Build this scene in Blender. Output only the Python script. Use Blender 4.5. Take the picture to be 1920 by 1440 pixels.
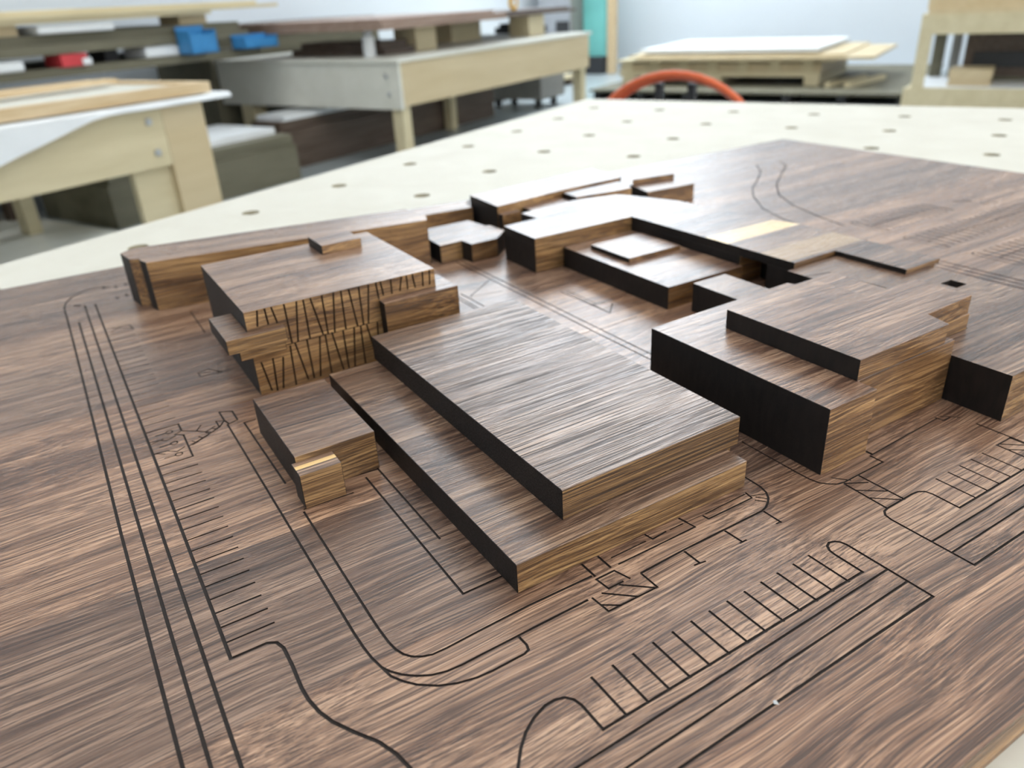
import bpy, bmesh, math, random
from mathutils import Vector, Matrix
from mathutils.geometry import delaunay_2d_cdt
D = bpy.data
for o in list(D.objects): D.objects.remove(o, do_unlink=True)
SC = bpy.context.scene
COL = SC.collection
rnd = random.Random(5)

# ------------------------------------------------------------------ camera
CAM = Vector((0.28811, -0.16506, 0.3))
right = Vector((0.52714692, 0.84827115, -0.05051914))
down = Vector((0.36007077, -0.27681973, -0.89090958))
fwd = Vector((-0.76971759, 0.45144977, -0.45136231))
cd = D.cameras.new('camera'); cam = D.objects.new('camera', cd); COL.objects.link(cam)
m = Matrix((right, -down, -fwd)).transposed().to_4x4(); m.translation = CAM
cam.matrix_world = m
cd.sensor_width = 36; cd.lens = 36 * 1439.66 / 1920; cd.clip_start = 0.01; cd.clip_end = 60
cd.dof.use_dof = True; cd.dof.focus_distance = 0.46; cd.dof.aperture_fstop = 7.0
SC.camera = cam
# ------------------------------------------------------------------ exposure, world
SC.view_settings.view_transform = 'Standard'; SC.view_settings.look = 'None'
SC.view_settings.gamma = 1; SC.view_settings.use_curve_mapping = False
SC.view_settings.exposure = -0.08
W = D.worlds.new('world'); SC.world = W; W.use_nodes = True
W.node_tree.nodes['Background'].inputs[0].default_value = (0.8, 0.9, 1, 1)
W.node_tree.nodes['Background'].inputs[1].default_value = 0.5
LAMP_E = 8.0       # ceiling luminaires
WIN_E = 6.4         # daylit clerestory panes

# room frame: local x = across the room, local y = along the room, turned 25.8 degrees
TH = math.radians(25.8)
E2 = Vector((math.cos(TH), math.sin(TH), 0)); E1 = Vector((-math.sin(TH), math.cos(TH), 0))
FL = -0.88
def RW(b, a, z): return E2 * b + E1 * a + Vector((0, 0, z))

# ------------------------------------------------------------------ mesh helpers
class MB:
    def __init__(s): s.v = []; s.f = []; s.m = []
    def add(s, vs, fs, mi=0):
        k = len(s.v); s.v += [tuple(p) for p in vs]; s.f += [tuple(i + k for i in f) for f in fs]; s.m += [mi] * len(fs); return s
    def box(s, x0, x1, y0, y1, z0, z1, mi=0, rz=0.0, tilt=None):
        vs = [Vector((x, y, z)) for z in (z0, z1) for x, y in ((x0, y0), (x1, y0), (x1, y1), (x0, y1))]
        if rz or tilt:
            c = Vector(((x0 + x1) / 2, (y0 + y1) / 2, (z0 + z1) / 2)); M = Matrix.Rotation(rz, 3, 'Z')
            if tilt: M = M @ Matrix.Rotation(tilt[0], 3, 'X') @ Matrix.Rotation(tilt[1], 3, 'Y')
            vs = [M @ (v - c) + c for v in vs]
        return s.add(vs, [(3, 2, 1, 0), (4, 5, 6, 7), (0, 1, 5, 4), (1, 2, 6, 5), (2, 3, 7, 6), (3, 0, 4, 7)], mi)
    def prism(s, poly, z0, z1, mi=0):
        n = len(poly); a = sum(poly[i][0] * poly[(i + 1) % n][1] - poly[(i + 1) % n][0] * poly[i][1] for i in range(n))
        if a < 0: poly = poly[::-1]
        vs = [(x, y, z0) for x, y in poly] + [(x, y, z1) for x, y in poly]
        fs = [tuple(range(n - 1, -1, -1)), tuple(range(n, 2 * n))] + [(i, (i + 1) % n, n + (i + 1) % n, n + i) for i in range(n)]
        return s.add(vs, fs, mi)
    def tube(s, pts, r, n=10, closed=False, mi=0):
        P = [Vector(p) for p in pts]; N = len(P); vs = []; fs = []
        up = Vector((0, 0, 1))
        for i, p in enumerate(P):
            t = (P[(i + 1) % N] - P[i - 1]) if closed else (P[min(i + 1, N - 1)] - P[max(i - 1, 0)])
            t.normalize(); a = t.cross(up)
            if a.length < 1e-4: a = t.cross(Vector((1, 0, 0)))
            a.normalize(); b = t.cross(a)
            if i and not closed or i:
                a = (pa - t * pa.dot(t)).normalized(); b = t.cross(a)
            pa = a
            vs += [p + (a * math.cos(q) + b * math.sin(q)) * r for q in [2 * math.pi * k / n for k in range(n)]]
        R = N if closed else N - 1
        for i in range(R):
            j = (i + 1) % N
            fs += [(i * n + k, i * n + (k + 1) % n, j * n + (k + 1) % n, j * n + k) for k in range(n)]
        if not closed: fs += [tuple(range(n - 1, -1, -1)), tuple((N - 1) * n + k for k in range(n))]
        return s.add(vs, fs, mi)
    def cyl(s, x, y, z0, z1, r, n=24, mi=0, r2=None):
        r2 = r if r2 is None else r2
        vs = [(x + math.cos(2 * math.pi * k / n) * q, y + math.sin(2 * math.pi * k / n) * q, z) for z, q in ((z0, r), (z1, r2)) for k in range(n)]
        fs = [tuple(range(n - 1, -1, -1)), tuple(range(n, 2 * n))] + [(k, (k + 1) % n, n + (k + 1) % n, n + k) for k in range(n)]
        return s.add(vs, fs, mi)
    def obj(s, name, mats, parent=None, loc=None, rz=0.0, bevel=0.0, smooth=False, shift=None):
        me = D.meshes.new(name)
        vs = s.v if shift is None else [(p[0] - shift[0], p[1] - shift[1], p[2] - shift[2]) for p in s.v]
        me.from_pydata(vs, [], s.f)
        if not isinstance(mats, (list, tuple)): mats = [mats]
        for q in mats: me.materials.append(q)
        me.polygons.foreach_set('material_index', s.m)
        if smooth: me.polygons.foreach_set('use_smooth', [True] * len(me.polygons))
        me.validate(); me.update()
        o = D.objects.new(name, me); COL.objects.link(o)
        if parent is not None: o.parent = parent
        if loc is not None: o.location = loc
        o.rotation_euler = (0, 0, rz)
        if bevel:
            b = o.modifiers.new('bevel', 'BEVEL'); b.width = bevel; b.segments = 1; b.limit_method = 'ANGLE'; b.angle_limit = 0.7
        return o
def tag(o, label, cat, group=None, kind=None):
    o['label'] = label; o['category'] = cat
    if group: o['group'] = group
    if kind: o['kind'] = kind
    return o
def struct(o): o['kind'] = 'structure'; return o
def empty(name, loc, rz=0.0):
    o = D.objects.new(name, None); COL.objects.link(o); o.location = loc; o.rotation_euler = (0, 0, rz); o.empty_display_size = 0.02; return o

def stroke(pts, w, closed=False):
    """quads along a polyline with mitred joints"""
    P = [Vector(p) for p in pts]; n = len(P); out = []; L = []; Rr = []
    for i in range(n):
        d0 = (P[i] - P[i - 1]) if (i or closed) else None
        d1 = (P[(i + 1) % n] - P[i]) if (i < n - 1 or closed) else None
        if d0 is not None: d0 = d0.normalized()
        if d1 is not None: d1 = d1.normalized()
        if d0 is None: nn = Vector((-d1.y, d1.x)) * w / 2
        elif d1 is None: nn = Vector((-d0.y, d0.x)) * w / 2
        else:
            n0 = Vector((-d0.y, d0.x)); n1 = Vector((-d1.y, d1.x)); s = n0 + n1
            if s.length < 0.3: s = n0
            s.normalize(); nn = s * (w / 2) / max(0.5, s.dot(n0))
        ext = Vector((0, 0))
        if not closed and i == 0: ext = -d1 * w / 2
        if not closed and i == n - 1: ext = d0 * w / 2
        L.append(P[i] + nn + ext); Rr.append(P[i] - nn + ext)
    for i in range(n if closed else n - 1):
        j = (i + 1) % n; out.append([Rr[i], Rr[j], L[j], L[i]])
    return out
def engraved(outline, cuts, to3, sink, depth_mi=1):
    """surface polygon with cut polygons sunk by depth: cuts = [(poly, depth)]; returns an MB (mat 0 surface, 1 groove)"""
    vs = []; fs = []
    def addp(poly):
        poly = [Vector((p[0], p[1])) for p in poly]; n = len(poly)
        a = sum(poly[i].x * poly[(i + 1) % n].y - poly[(i + 1) % n].x * poly[i].y for i in range(n))
        if a < 0: poly = poly[::-1]
        k = len(vs); vs.extend(poly); fs.append(list(range(k, k + n)))
    addp(outline)
    for p, d in cuts: addp(p)
    ov, oe, of, _, _, off = delaunay_2d_cdt(vs, [], fs, 1, 1e-6)
    dep = [max([cuts[k - 1][1] for k in o if k > 0], default=0.0) if 0 in o else None for o in off]
    mb = MB(); cache = {}
    def vid(i, d):
        if (i, d) not in cache:
            cache[(i, d)] = len(mb.v); p = Vector(to3(ov[i].x, ov[i].y)) + sink * d; mb.v.append(tuple(p))
        return cache[(i, d)]
    edges = {}
    for f, d in zip(of, dep):
        if d is None: continue
        mb.f.append(tuple(vid(i, d) for i in f)); mb.m.append(0 if d == 0 else depth_mi)
        for q in range(len(f)): edges[(f[q], f[(q + 1) % len(f)])] = d
    for (a, b), d in list(edges.items()):
        d2 = edges.get((b, a))
        if d2 is not None and d2 < d:
            mb.f.append((vid(a, d), vid(b, d), vid(b, d2), vid(a, d2))[::-1]); mb.m.append(depth_mi)
    return mb

# ------------------------------------------------------------------ materials
class NT:
    def __init__(s, name):
        s.mat = D.materials.new(name); s.mat.use_nodes = True; s.t = s.mat.node_tree; s.b = s.t.nodes['Principled BSDF']
    def n(s, typ, **kw):
        nd = s.t.nodes.new(typ)
        for k, v in kw.items():
            if k.startswith('i_'):
                key = k[2:]; key = int(key) if key.isdigit() else key.replace('_', ' ')
                nd.inputs[key].default_value = v
            else: setattr(nd, k, v)
        return nd
    def l(s, a, b): s.t.links.new(a, b)
    def math(s, op, a, b=None, c=None):
        nd = s.n('ShaderNodeMath', operation=op)
        for i, q in enumerate((a, b, c)):
            if q is None: continue
            if isinstance(q, (int, float)): nd.inputs[i].default_value = q
            else: s.l(q, nd.inputs[i])
        return nd.outputs[0]
    def ramp(s, fac, stops):
        nd = s.n('ShaderNodeValToRGB'); e = nd.color_ramp.elements
        while len(e) < len(stops): e.new(0.5)
        for q, (p, c) in zip(e, stops): q.position = p; q.color = (*c, 1) if len(c) == 3 else c
        s.l(fac, nd.inputs[0]); return nd.outputs[0]
    def mix(s, fac, a, b, mode='MIX'):
        nd = s.n('ShaderNodeMix', data_type='RGBA', blend_type=mode)
        if isinstance(fac, (int, float)): nd.inputs[0].default_value = fac
        else: s.l(fac, nd.inputs[0])
        for i, q in ((6, a), (7, b)):
            if isinstance(q, tuple): nd.inputs[i].default_value = (*q, 1) if len(q) == 3 else q
            else: s.l(q, nd.inputs[i])
        return nd.outputs[2]
    def set(s, **kw):
        for k, v in kw.items():
            key = k.replace('_', ' ')
            if isinstance(v, (int, float, tuple)): s.b.inputs[key].default_value = (*v, 1) if isinstance(v, tuple) and len(v) == 3 and 'Color' in key else v
            else: s.l(v, s.b.inputs[key])

def walnut(name, seed=0.0, lift=1.0, pores=1.0, planks=None, stripes=(), rough=0.24, warp=1.0, figure=1.0, my=2.2, tone=0.85, ridge=0.35):
    """oiled black walnut, grain along object Y; ends across the grain are dark"""
    t = NT(name); tc = t.n('ShaderNodeTexCoord'); oi = t.n('ShaderNodeObjectInfo')
    ofs = t.n('ShaderNodeCombineXYZ'); t.l(t.math('MULTIPLY', oi.outputs['Random'], 9.0), ofs.inputs[0]); t.l(t.math('MULTIPLY', oi.outputs['Random'], 5.0), ofs.inputs[1]); ofs.inputs[2].default_value = seed
    add = t.n('ShaderNodeVectorMath', operation='ADD'); t.l(tc.outputs['Object'], add.inputs[0]); t.l(ofs.outputs[0], add.inputs[1])
    base = add.outputs[0]; pl = None
    sp0 = t.n('ShaderNodeSeparateXYZ'); t.l(tc.outputs['Object'], sp0.inputs[0])
    if planks:
        x = t.math('ADD', sp0.outputs[0], planks[1]); pid = t.math('FLOOR', t.math('DIVIDE', x, planks[0]))
        wn = t.n('ShaderNodeTexWhiteNoise', noise_dimensions='1D'); t.l(t.math('ADD', pid, seed), wn.inputs['W']); pl = wn.outputs['Value']
        o2 = t.n('ShaderNodeCombineXYZ'); t.l(t.math('MULTIPLY', pid, 3.7), o2.inputs[1]); t.l(t.math('MULTIPLY', pid, 1.9), o2.inputs[2])
        ad2 = t.n('ShaderNodeVectorMath', operation='ADD'); t.l(base, ad2.inputs[0]); t.l(o2.outputs[0], ad2.inputs[1]); base = ad2.outputs[0]
    def mp(sx, sy, sz):
        q = t.n('ShaderNodeMapping'); q.inputs['Scale'].default_value = (sx, sy, sz); t.l(base, q.inputs[0]); return q.outputs[0]
    # gentle sideways warp so the grain wanders
    wn_ = t.n('ShaderNodeTexNoise', i_Scale=1.0, i_Detail=2.0); t.l(mp(7, 3.0, 7), wn_.inputs['Vector'])
    wv = t.n('ShaderNodeVectorMath', operation='MULTIPLY_ADD'); t.l(wn_.outputs['Color'], wv.inputs[0]); wv.inputs[1].default_value = (0.055 * warp, 0, 0.05 * warp); t.l(base, wv.inputs[2])
    base = wv.outputs[0]
    fig = t.n('ShaderNodeTexNoise', i_Scale=1.0, i_Detail=1.5, i_Roughness=0.45); t.l(mp(9, 0.9, 9), fig.inputs['Vector'])
    ring = t.math('SINE', t.math('MULTIPLY', fig.outputs['Fac'], 150.0))
    ring2 = t.math('SINE', t.math('MULTIPLY', fig.outputs['Fac'], 61.0))
    big = t.n('ShaderNodeTexNoise', i_Scale=1.0, i_Detail=3.0, i_Roughness=0.6); t.l(mp(34, 1.0, 34), big.inputs['Vector'])
    mid = t.n('ShaderNodeTexNoise', i_Scale=1.0, i_Detail=5.0, i_Roughness=0.65); t.l(mp(330, my, 330), mid.inputs['Vector'])
    fine = t.n('ShaderNodeTexNoise', i_Scale=1.0, i_Detail=3.0, i_Roughness=0.7); t.l(mp(950, 8.5, 950), fine.inputs['Vector'])
    def term(o, k, c=0.5): return t.math('MULTIPLY', t.math('SUBTRACT', o, c), k)
    v = t.math('ADD', t.math('ADD', term(big.outputs['Fac'], tone), term(mid.outputs['Fac'], 0.75)), 0.5)
    v = t.math('ADD', v, term(fine.outputs['Fac'], 1.15))
    v = t.math('ADD', v, t.math('MULTIPLY', ring, 0.022 * figure)); v = t.math('ADD', v, t.math('MULTIPLY', ring2, 0.035 * figure))
    col = t.ramp(v, [(0.22, (0.034, 0.018, 0.013)), (0.40, (0.098, 0.053, 0.034)), (0.56, (0.180, 0.108, 0.070)), (0.80, (0.325, 0.212, 0.140))])
    pr = t.math('SUBTRACT', fine.outputs['Fac'], 0.42); pr = t.math('MULTIPLY', pr, 9.0); prc = t.n('ShaderNodeClamp'); t.l(pr, prc.inputs[0])
    darkp = t.math('SUBTRACT', 1.0, prc.outputs[0])
    col = t.mix(t.math('MULTIPLY', darkp, 0.55 * pores), col, (0.028, 0.015, 0.010))
    if pl is not None:
        col = t.mix(1.0, col, t.ramp(pl, [(0.0, (0.72, 0.72, 0.76)), (0.5, (1.0, 0.98, 0.97)), (1.0, (1.22, 1.15, 1.08))]), 'MULTIPLY')
    for x0, x1, c in stripes:
        a = t.math('GREATER_THAN', sp0.outputs[0], x0); b = t.math('LESS_THAN', sp0.outputs[0], x1)
        k = t.math('MULTIPLY', t.math('MULTIPLY', a, b), t.math('MULTIPLY_ADD', big.outputs['Fac'], 1.0, 0.35))
        kc = t.n('ShaderNodeClamp'); t.l(k, kc.inputs[0]); col = t.mix(kc.outputs[0], col, c)
    col = t.mix(1.0, col, (lift * 1.06, lift * 1.055, lift * 1.08), 'MULTIPLY')
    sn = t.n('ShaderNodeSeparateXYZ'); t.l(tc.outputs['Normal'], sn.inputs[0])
    edge = t.math('GREATER_THAN', t.math('ABSOLUTE', sn.outputs[0]), 0.8)      # side faces tinted yellower, painting in their lack of the tops' reflected haze
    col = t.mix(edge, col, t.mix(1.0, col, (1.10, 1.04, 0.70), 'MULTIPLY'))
    end = t.math('GREATER_THAN', t.math('ABSOLUTE', sn.outputs[1]), 0.6)
    en = t.n('ShaderNodeTexNoise', i_Scale=1.0, i_Detail=3.0); t.l(mp(220, 220, 60), en.inputs['Vector'])
    ecol = t.ramp(en.outputs['Fac'], [(0.3, (0.008, 0.007, 0.007)), (0.7, (0.018, 0.014, 0.013))])
    col = t.mix(end, col, ecol)
    t.set(Base_Color=col, Roughness=t.math('ADD', t.math('MULTIPLY_ADD', darkp, 0.10 + 0.25 * (pores > 1.4), rough), t.math('MULTIPLY', end, 0.25)), IOR=1.5, Specular_IOR_Level=t.math('MULTIPLY_ADD', end, -0.35, 0.65))
    h = t.math('ADD', t.math('MULTIPLY', fine.outputs['Fac'], 1.6), t.math('MULTIPLY', mid.outputs['Fac'], ridge))
    h = t.math('MULTIPLY', h, t.math('SUBTRACT', 1.0, end))
    bp = t.n('ShaderNodeBump', i_Strength=0.5, i_Distance=0.00022 * pores); t.l(h, bp.inputs['Height']); t.l(bp.outputs[0], t.b.inputs['Normal'])
    return t.mat
def wood(name, c0, c1, sc=(40, 3, 40), rough=0.6, bump=0.0004, axis='Y', spec=0.4):
    t = NT(name); tc = t.n('ShaderNodeTexCoord'); oi = t.n('ShaderNodeObjectInfo')
    ofs = t.n('ShaderNodeCombineXYZ'); t.l(t.math('MULTIPLY', oi.outputs['Random'], 9.0), ofs.inputs[0])
    add = t.n('ShaderNodeVectorMath', operation='ADD'); t.l(tc.outputs['Object'], add.inputs[0]); t.l(ofs.outputs[0], add.inputs[1])
    if axis == 'X': sc = (sc[1], sc[0], sc[2])
    if axis == 'Z': sc = (sc[0], sc[2], sc[1])
    q = t.n('ShaderNodeMapping'); q.inputs['Scale'].default_value = sc; t.l(add.outputs[0], q.inputs[0])
    no = t.n('ShaderNodeTexNoise', i_Scale=1.0, i_Detail=5.0, i_Roughness=0.6, i_Distortion=0.4); t.l(q.outputs[0], no.inputs['Vector'])
    t.set(Base_Color=t.ramp(no.outputs['Fac'], [(0.3, c0), (0.7, c1)]), Roughness=rough, Specular_IOR_Level=spec)
    bp = t.n('ShaderNodeBump', i_Strength=0.4, i_Distance=bump); t.l(no.outputs['Fac'], bp.inputs['Height']); t.l(bp.outputs[0], t.b.inputs['Normal'])
    return t.mat
def plain(name, c, rough=0.5, var=0.08, sc=6.0, metal=0.0, bump=0.0):
    t = NT(name); tc = t.n('ShaderNodeTexCoord')
    no = t.n('ShaderNodeTexNoise', i_Scale=sc, i_Detail=4.0); t.l(tc.outputs['Object'], no.inputs['Vector'])
    a = tuple(max(0, q * (1 - var)) for q in c); b = tuple(min(1, q * (1 + var)) for q in c)
    t.set(Base_Color=t.ramp(no.outputs['Fac'], [(0.3, a), (0.7, b)]), Roughness=rough, Metallic=metal)
    if bump:
        bp = t.n('ShaderNodeBump', i_Strength=0.4, i_Distance=bump); t.l(no.outputs['Fac'], bp.inputs['Height']); t.l(bp.outputs[0], t.b.inputs['Normal'])
    return t.mat
def glow(name, c, e):
    t = NT(name); tc = t.n('ShaderNodeTexCoord'); no = t.n('ShaderNodeTexNoise', i_Scale=0.6); t.l(tc.outputs['Object'], no.inputs['Vector'])
    t.set(Base_Color=(0.8, 0.8, 0.8), Emission_Color=t.ramp(no.outputs['Fac'], [(0.3, tuple(q * 0.9 for q in c)), (0.7, c)]), Emission_Strength=e)
    return t.mat
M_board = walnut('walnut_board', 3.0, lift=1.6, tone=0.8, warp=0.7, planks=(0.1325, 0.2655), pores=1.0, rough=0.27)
M_groove = plain('burnt_groove', (0.020, 0.013, 0.011), 0.75, 0.3, 900)
M_groove_b = plain('cut_brown_slot', (0.030, 0.014, 0.006), 0.8, 0.3, 600)
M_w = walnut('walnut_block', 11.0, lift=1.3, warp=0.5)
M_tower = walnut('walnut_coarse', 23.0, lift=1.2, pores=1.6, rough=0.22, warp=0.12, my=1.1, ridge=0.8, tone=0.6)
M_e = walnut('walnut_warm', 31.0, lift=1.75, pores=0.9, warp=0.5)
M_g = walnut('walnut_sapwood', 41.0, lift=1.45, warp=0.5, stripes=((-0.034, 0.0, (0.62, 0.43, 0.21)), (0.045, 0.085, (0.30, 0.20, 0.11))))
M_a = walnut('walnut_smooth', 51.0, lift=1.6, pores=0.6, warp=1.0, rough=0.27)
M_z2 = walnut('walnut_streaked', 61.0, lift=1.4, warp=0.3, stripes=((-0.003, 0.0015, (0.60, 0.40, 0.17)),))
M_spoil = wood('spoilboard_fibreboard', (0.66, 0.635, 0.56), (0.72, 0.70, 0.63), (9, 9, 9), 0.65, 0.0001, spec=0.2)
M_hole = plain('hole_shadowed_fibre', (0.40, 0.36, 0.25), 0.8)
M_ply = wood('birch_plywood', (0.62, 0.53, 0.33), (0.72, 0.63, 0.42), (12, 1.5, 12), 0.5)
M_plyw = wood('pale_laminate_board', (0.70, 0.69, 0.61), (0.78, 0.77, 0.70), (5, 2, 5), 0.4)
M_pine = wood('pine_lumber', (0.60, 0.42, 0.22), (0.80, 0.64, 0.42), (45, 3, 45), 0.6)
M_tan = wood('tan_board', (0.60, 0.48, 0.29), (0.68, 0.56, 0.36), (10, 1, 10), 0.5)
M_olive = wood('olive_grey_board', (0.13, 0.12, 0.08), (0.20, 0.185, 0.13), (8, 1, 8), 0.6)
M_brn = wood('dark_brown_sheet', (0.075, 0.05, 0.036), (0.15, 0.11, 0.085), (30, 2, 30), 0.45)
M_ros = wood('rosy_brown_sheet', (0.26, 0.17, 0.13), (0.40, 0.29, 0.23), (30, 2, 30), 0.45)
M_gry = plain('grey_board', (0.28, 0.27, 0.25), 0.5)
M_dgry = plain('dark_grey_stuff', (0.035, 0.036, 0.04), 0.6)
M_white = plain('white_sheet', (0.84, 0.87, 0.90), 0.45, 0.03)
M_blue = plain('blue_plastic', (0.045, 0.25, 0.55), 0.4)
M_red = plain('red_carton', (0.62, 0.05, 0.06), 0.5)
M_or = plain('orange_rubber', (0.72, 0.13, 0.04), 0.35, 0.1)
M_teal = plain('teal_panel', (0.22, 0.66, 0.62), 0.4, 0.12, 2)
M_yel = plain('yellow_plastic', (0.85, 0.48, 0.03), 0.4)
M_steel = plain('steel_bolt', (0.55, 0.56, 0.57), 0.4, 0.05, 40, 0.7)
M_floor = plain('sealed_concrete', (0.34, 0.38, 0.39), 0.35, 0.12, 1.5)
M_wall = plain('white_wall_paint', (0.75, 0.80, 0.85), 0.7, 0.02, 0.8)
M_ceil = plain('white_ceiling', (0.80, 0.81, 0.80), 0.8, 0.02, 0.8)
M_lamp = glow('lamp_diffuser', (1.0, 0.985, 0.94), LAMP_E)
M_pane = glow('daylit_pane', (0.82, 0.92, 1.0), WIN_E)
M_sky = glow('added_rooflight_pane', (0.86, 0.93, 1.0), 10.0)  # emitter of the added rooflight
M_pane_r = glow('added_side_pane', (1.0, 0.95, 0.86), 4.5)  # warm emitter of the window added on the unseen right wall
M_frame = plain('painted_metal', (0.6, 0.6, 0.6), 0.4)

# ------------------------------------------------------------------ the room
B0, B1, A0, A1, CZ = -6.9, 5.5, -5.5, 12.3, 5.6
def rbox(name, b0, b1, a0, a1, z0, z1, mat, parent=None):
    c = ((b0 + b1) / 2, (a0 + a1) / 2, z0); mb = MB().box(b0 - c[0], b1 - c[0], a0 - c[1], a1 - c[1], 0, z1 - z0)
    return mb.obj(name, mat, parent, RW(*c), TH)
struct(rbox('floor', B0 - .2, B1 + .2, A0 - .2, A1 + .2, FL - 0.1, FL, M_floor))
struct(rbox('ceiling', B0 - .2, B1 + .2, A0 - .2, A1 + .2, CZ, CZ + 0.1, M_ceil))
sky = struct(empty('added_rooflight', RW(-5.0, 10.2, CZ), TH))          # unseen rooflight added at far left for the bright reflection on the wood
fm_ = MB(); gm_ = MB().box(-1.65, 1.65, -1.9, 1.9, -0.03, -0.01)
for k in range(4): fm_.box(-1.69 + k * 1.1, -1.61 + k * 1.1, -1.9, 1.9, -0.06, -0.03)
for k in range(3): fm_.box(-1.65, 1.65, -1.94 + k * 1.9, -1.86 + k * 1.9, -0.06, -0.03)
gm_.obj('window_pane', M_sky, sky); fm_.obj('window_frame', M_frame, sky)
struct(rbox('wall_near', B0, B1, A0 - .2, A0, FL, CZ, M_wall))
def wall_with_window(name, wname, along, fixed, u0, u1, w0, w1, zb, zt, nb, pane=None):
    c = RW(fixed[0], (u0 + u1) / 2, FL) if along == 'a' else RW((u0 + u1) / 2, fixed[0], FL)
    mid = (u0 + u1) / 2; mb = MB(); t0, t1 = min(fixed[1]), max(fixed[1]); cm = (t0 + t1) / 2; fr = (cm - .04, cm + .05)
    def bx(a, b, z0, z1, q0=t0, q1=t1, M=mb):
        if along == 'a': M.box(q0, q1, a - mid, b - mid, z0 - FL, z1 - FL)
        else: M.box(a - mid, b - mid, q0, q1, z0 - FL, z1 - FL)
    bx(u0, w0, FL, CZ); bx(w1, u1, FL, CZ); bx(w0, w1, FL, zb); bx(w0, w1, zt, CZ)
    struct(mb.obj(name, M_wall, None, c, TH))
    r = struct(empty(wname, c, TH))
    f = MB(); g = MB(); h = 0.05
    for i in range(nb + 1):
        x = w0 + (w1 - w0) * i / nb; bx(max(w0, x - h), min(w1, x + h), zb, zt, *fr, f)
    bx(w0, w1, zb, zb + h, *fr, f); bx(w0, w1, zt - h, zt, *fr, f)
    bx(w0, w1, zb, zt, cm, cm + 0.01, g)
    f.obj('window_frame', M_frame, r); g.obj('window_pane', pane or M_pane, r)
wall_with_window('wall_left', 'window_1', 'a', (B0, (-0.2, 0.0)), A0, A1, 7.0, 12.0, 2.9, 5.4, 5)
wall_with_window('wall_far', 'window_2', 'b', (A1, (0.0, 0.2)), B0, B1, -6.6, -3.6, 2.9, 5.4, 3)
wall_with_window('wall_right', 'added_side_window', 'a', (B1, (0.2, 0.0)), A0, A1, -2.5, 4.0, 0.6, 3.2, 5, M_pane_r)  # unseen window added here to light the block fronts from the right

# ceiling luminaires
def lamp(b, a, proto=None):
    if proto is None:
        r = empty('ceiling_light', (0, 0, 0), TH)
        MB().box(-.17, .17, -1.25, 1.25, 0.02, 0.07).obj('housing', M_frame, r)
        MB().box(-.15, .15, -1.2, 1.2, 0.0, 0.02).obj('diffuser', M_lamp, r)
    else:
        r = proto.copy(); COL.objects.link(r)
        for ch in proto.children: c = ch.copy(); COL.objects.link(c); c.parent = r
    r.location = RW(b, a, CZ - 0.07)
    tag(r, 'long white ceiling light mounted above the workshop benches', 'ceiling light', 'long ceiling lights in rows above the workshop'); return r
P = None
for b in (-5.3, -2.9, -0.5, 1.9, 4.2):
    for a in (-3.6, -0.6, 2.4, 5.4, 8.4, 11.0):
        if b < -2 and a > 5: continue
        q = lamp(b, a, P); P = P or q

# ------------------------------------------------------------------ worktable with dog-hole spoilboard
tb0, tb1, ta0, ta1 = -1.062, 1.15, -1.25, 2.134
t_r = empty('worktable', RW(0, 0, FL), TH)
def circ(x, y, r, n=20): return [(x + r * math.cos(2 * math.pi * k / n), y + r * math.sin(2 * math.pi * k / n)) for k in range(n)]
RW2 = lambda p: (p[0] * E2.x + p[1] * E2.y, p[0] * E1.x + p[1] * E1.y)  # world -> (b,a)
cuts = []
hb, ha = RW2((-1.111, 0.14)); sa, sb = 0.2225, 0.2165
for i in range(-7, 11):
    for j in range(0, 10):
        x = hb + sb * j; y = ha + sa * (i) + (0.0 if j % 2 == 0 else -0.008)
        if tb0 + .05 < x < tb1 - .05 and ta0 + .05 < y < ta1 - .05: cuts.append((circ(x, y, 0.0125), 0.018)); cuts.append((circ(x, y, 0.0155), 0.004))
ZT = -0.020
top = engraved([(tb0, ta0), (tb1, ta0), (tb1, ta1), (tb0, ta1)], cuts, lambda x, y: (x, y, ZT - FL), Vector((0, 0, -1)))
zb = ZT - FL - 0.025; zt = ZT - FL
rr = [(tb0, ta0), (tb1, ta0), (tb1, ta1), (tb0, ta1)]
for i in range(4):
    p, q = rr[i], rr[(i + 1) % 4]; top.add([(p[0], p[1], zb), (q[0], q[1], zb), (q[0], q[1], zt), (p[0], p[1], zt)], [(0, 1, 2, 3)])
top.add([(x, y, zb) for x, y in rr], [(3, 2, 1, 0)])
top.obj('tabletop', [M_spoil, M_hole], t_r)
MB().box(tb0 + .06, tb1 - .06, ta0 + .06, ta1 - .06, zb - 0.12, zb).obj('table_frame', M_gry, t_r)
for x in (tb0 + .1, tb1 - .2):
    for y in (ta0 + .1, (ta0 + ta1) / 2, ta1 - .2): MB().box(x, x + .1, y, y + .1, 0, zb - 0.12).obj('leg', M_gry, t_r)
tag(t_r, 'large cream fibreboard worktable drilled with rows of small holes, carrying the walnut site model', 'table')

# ------------------------------------------------------------------ the engraved walnut base (millimetres)
G = []           # (width, [points])
def g(*pts, w=1.5, closed=False): G.append((w, list(pts), closed))
def arc(cx, cy, r, a0, a1, n=10): return [(cx + r * math.cos(math.radians(a0 + (a1 - a0) * k / n)), cy + r * math.sin(math.radians(a0 + (a1 - a0) * k / n))) for k in range(n + 1)]
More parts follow.
